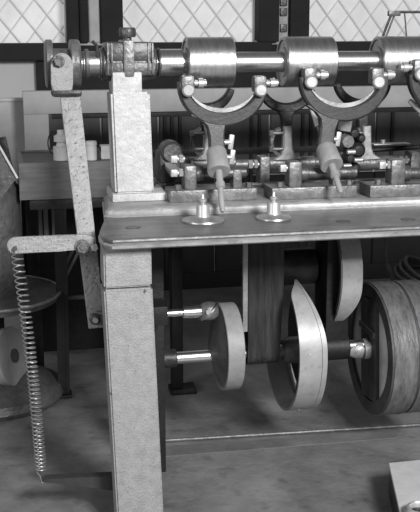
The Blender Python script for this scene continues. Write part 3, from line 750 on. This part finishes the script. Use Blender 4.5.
part('stretcher', B().box((at(63, 297, YX+.05).x, YX+.045, at(63, 300, YX+.05).z), (xw-.05, YX+.06, at(63, 296, YX+.05).z), .002), 'mid', wb)
part('leg', B().bar((xw-.06, YX+.03, 0), (xw-.06, YX+.03, zb0), .05, .012, Y1), 'dark', wb)
for px in (30, 37, 43, 51, 60):
    a_ = at(px, 205, YX+BD); part('slat', B().box((a_.x, YX+BD-.01, at(px, 240, YX+BD).z), (a_.x+.018, YX+BD+.004, zb0), .002), 'gpaint', wb)
# things on the bench
zi = zt0 - .006
def stand(px, py_top, Y): return at(px, py_top, Y)
v = at(60.5, 130, YX+.12); sv = sc(v)
o = thing('white_insulator', (v.x, v.y, zi), 'white stepped porcelain insulator with wire loop, left of lever bar', 'insulator')
hv = v.z - zi
part('body', B().lathe((v.x, v.y, zi), Z1, [(0,0),(0,sv*8),(hv*.45,sv*8),(hv*.47,sv*5),(hv*.6,sv*4),(hv*.62,sv*7),(hv*.8,sv*7),(hv*.86,sv*4),(hv*.9,sv*3.5),(hv,sv*3.5),(hv,0)], 24), 'white', o)
lc = at(54, 143, YX+.12)
part('wire_loop', B().tube([lc + Vector((sv*6*math.cos(R(q)), 0, sv*11*math.sin(R(q)))) for q in range(60, 301, 15)], .0025, 6), 'dark', o)
v = at(91, 141, YX+.10); sv = sc(v)
o = thing('white_bottle', (v.x, v.y, zi), 'small white capped bottle on the bench, right of lever bar', 'bottle')
hv = v.z - zi
part('body', B().lathe((v.x, v.y, zi), Z1, [(0,0),(0,sv*5.5),(hv*.7,sv*5.5),(hv*.8,sv*4.6),(hv*.8,0)], 20), 'white', o)
part('cap', B().lathe((v.x, v.y, zi), Z1, [(hv*.79,0),(hv*.79,sv*5.8),(hv,sv*5.4),(hv,0)], 20), 'white', o)
v = at(101, 147, YX+.10); v2 = at(113, 147, YX+.10)
cb = B().box((v.x, YX+.10, zi), (v2.x, YX+.16, v.z), .003)
o = thing('white_carton', ((v.x+v2.x)/2, YX+.13, zi), 'small white carton on the bench beside the bottle', 'carton')
part('body', cb, 'white', o)
part('flap', B().box((v.x, YX+.098, v.z-.02), (v2.x, YX+.162, v.z+.003), .002), 'white', o)

# grey painted frame behind the machine
YG = YX + .64
g0_, g1_ = at(23, 100, YG), at(48, 100, YG)
ztop = at(120, 90, YG).z; zlow = at(120, 112.5, YG).z
gf = thing('painted_frame', ((g0_.x+2)/2, YG, 0), 'pale grey painted timber frame running behind the machine', 'frame')
part('top_rail', B().box((g0_.x, YG-.005, zlow), (2.4, YG+.05, ztop), .003), 'gpaint', gf)
part('upright', B().box((g0_.x, YG, 0), (g1_.x, YG+.045, zlow), .003), 'gpaint', gf)
part('upright', B().box((2.28, YG, 0), (2.4, YG+.045, zlow), .003), 'gpaint', gf)
part('dark_rail', B().box((at(52, 118, YG).x, YG+.01, at(120, 118, YG).z), (2.28, YG+.04, zlow), .002), 'black', gf)
part('dark_rail', B().box((g1_.x, YG+.01, at(120, 158, YG).z), (2.28, YG+.04, at(120, 152, YG).z), .002), 'black', gf)
# pale leaning panel, far left
YQ = YG + .15
g2, g3 = at(-40, 98, YQ), at(23.5, 98, YQ)
pn = thing('display_board', ((g2.x+g3.x)/2, YQ, 0), 'pale grey board panel standing at far left behind the round stand', 'board')
part('board', B().box((g2.x, YQ, 0), (g3.x, YQ+.025, at(10, 98, YQ).z), .003), 'gpaint', pn)
part('edge_batten', B().box((g2.x, YQ-.008, at(10, 101.5, YQ).z), (g3.x, YQ, at(10, 98.5, YQ).z), .002), 'trim', pn)

# round pedestal stand at the left edge
ZR = .42
rc_ = atz(-12, 292, ZR); rs = sc(rc_)
rp = thing('round_stand', (rc_.x, rc_.y, 0), 'round dark pedestal stand with pale rim at the left edge', 'stand')
rr = rs*72
part('top_disc', B().lathe((rc_.x, rc_.y, ZR-.03), Z1, [(0,0),(0,rr*.96),(.02,rr*.98),(.03,rr*.97),(.03,0)], 64), 'cast', rp)
part('rim_band', B().tube([(rc_.x+rr*math.cos(2*PI*i/72), rc_.y+rr*math.sin(2*PI*i/72), ZR-.004) for i in range(72)], .006, 8, True), 'ledge', rp)
part('column', B().lathe((rc_.x, rc_.y, 0), Z1, [(.12,0),(.12,rr*.30),(.2,rr*.2),(ZR-.08,rr*.2),(ZR-.03,rr*.45),(ZR-.03,0)], 40), 'dark', rp)
part('base', B().lathe((rc_.x, rc_.y, 0), Z1, [(0,0),(0,rr*.96),(.02,rr*1.0),(.05,rr*.97),(.10,rr*.62),(.13,rr*.4),(.13,0)], 64), 'cast', rp)
# pale pulley under the disc
dc = at(13, 356, rc_.y - rr*.40); ds = sc(dc)
pd = thing('pale_pulley', (dc.x, dc.y, dc.z-ds*28), 'pale grooved pulley lying under the round stand at the left edge', 'pulley')
part('disc', B().lathe(dc, (.86, -.42, .2), [(-.06,0),(-.06,ds*26),(-.055,ds*28),(0,ds*30),(.004,ds*28),(.004,0)], 48), 'trim', pd)
part('hub', B().lathe(dc, (.86, -.42, .2), [(-.08,0),(-.08,ds*8),(.012,ds*7),(.016,0)], 24), 'cast', pd)
# grey barrel-like drum and dark slanted guard above the stand
zb_ = ZR
kc = Vector((rc_.x, rc_.y+.02, 0)); kt = at(-2, 176, kc.y)
ks = sc(kt)
kg = thing('grey_keg', (kc.x, kc.y, ZR), 'grey round housing standing on the round stand at left edge', 'housing')
part('body', B().lathe((kc.x, kc.y, ZR), Z1, [(0,0),(0,ks*36),(.03,ks*38),(kt.z-ZR-.04,ks*36),(kt.z-ZR,ks*28),(kt.z-ZR,0)], 40), 'cast', kg)
part('slanted_guard', B().prism([at(-20, 122, kc.y-.12), at(-3, 140, kc.y-.12), at(17, 178, kc.y-.12), at(2, 197, kc.y-.12), at(-20, 200, kc.y-.12)], (0, .03, 0)), 'cast', kg)
part('guard_edge', B().bar(at(-4, 140, kc.y-.125), at(17.5, 178, kc.y-.125), .007, .012, Y1), 'white', kg)
part('dark_bracket', B().bar(at(2, 137, kc.y-.05), at(9, 168, kc.y-.05), .028, .03, Y1, .004), 'dark', kg)

# wire bracket behind the right drum
YH = YS + .10
hk = thing('wire_bracket', at(385, 40, YH), 'thin dark wire bracket rising behind the right drum', 'bracket')
part('rod', B().tube([at(380, 44, YH), at(386, 28, YH), at(391.5, 14, YH), at(394, 12, YH), at(400, 12, YH), at(470, 12, YH)], .0042, 8), 'dark', hk)
part('brace', B().tube([at(384, 42, YH+.01), at(394, 16, YH+.01)], .003, 6), 'dark', hk)
part('hanging_wire', B().tube([at(404.5, 12, YH), at(407, 42, YH)], .0022, 6), 'dark', hk)
part('clip', B().box(at(389, 16, YH-.008), at(399, 11, YH+.008), .002), 'mid', hk)
part('stay', B().tube([at(470, 12, YH), at(472, 62, YS)], .0042, 8), 'dark', hk)
# coil of cable beyond the wheels
YC = fp.y - .15
cq = at(424, 277, YC); cs = sc(cq)
ck = thing('cable_coil', (cq.x, YC, cq.z-.05), 'dark coil of cable hung behind the large wheels', 'cable')
for i, (k_, dz) in enumerate(((26, 0), (20, .02), (13, .035), (29, -.035))):
    part('loop', B().tube([cq + Vector((cs*k_*math.cos(2*PI*j/40), .16*math.sin(2*PI*j/40), dz*.7 + .022*math.sin(2*PI*j/40))) for j in range(40)], .011, 8, True), 'stem', ck)
part('strap', B().ribbon([at(386, 236, YC), at(386, 262, YC), at(394, 280, YC), at(402, 292, YC)], Y1, cs*4, .01), 'mid', ck)
# pale slab with a cast ring, bottom right corner
ZQ = .10
s0_, s1_, s2_ = atz(389, 463, ZQ), atz(440, 458, ZQ), atz(402, 520, ZQ)
dirx, diry = (s1_-s0_).normalized(), (s2_-s0_).normalized()
sl = thing('pale_block', s0_ + dirx*.15 + diry*.12 - Z1*ZQ, 'pale flat-topped block on the floor in the bottom right corner', 'block')
A_ = [s0_, s0_+dirx*.32, s0_+dirx*.32+diry*.34, s0_+diry*.34]
bs = B().prism([p - Z1*.012 for p in A_], (0, 0, .012)); part('top_plate', bs, 'slab', sl, False)
cen = sum(A_, Vector())/4
bs = B().prism([cen + (p-cen)*.985 - Z1*ZQ for p in A_], (0, 0, ZQ-.012)); part('body', bs, 'dark', sl, False)
rg = atz(420, 516, ZQ); gs = sc(rg)
rt_ = thing('cast_ring', rg, 'small rough metal ring lying on the pale block', 'ring')
part('ring', B().lathe(rg, Z1, [(0,gs*10),(0,gs*17),(.012,gs*16.5),(.026,gs*13.5),(.028,gs*11.5),(.02,gs*10),(0,gs*10)], 32), 'bright', rt_)
part('dark_plug', B().lathe(rg, Z1, [(0,0),(0,gs*10.2),(.012,gs*10.2),(.014,0)], 24), 'black', rt_)
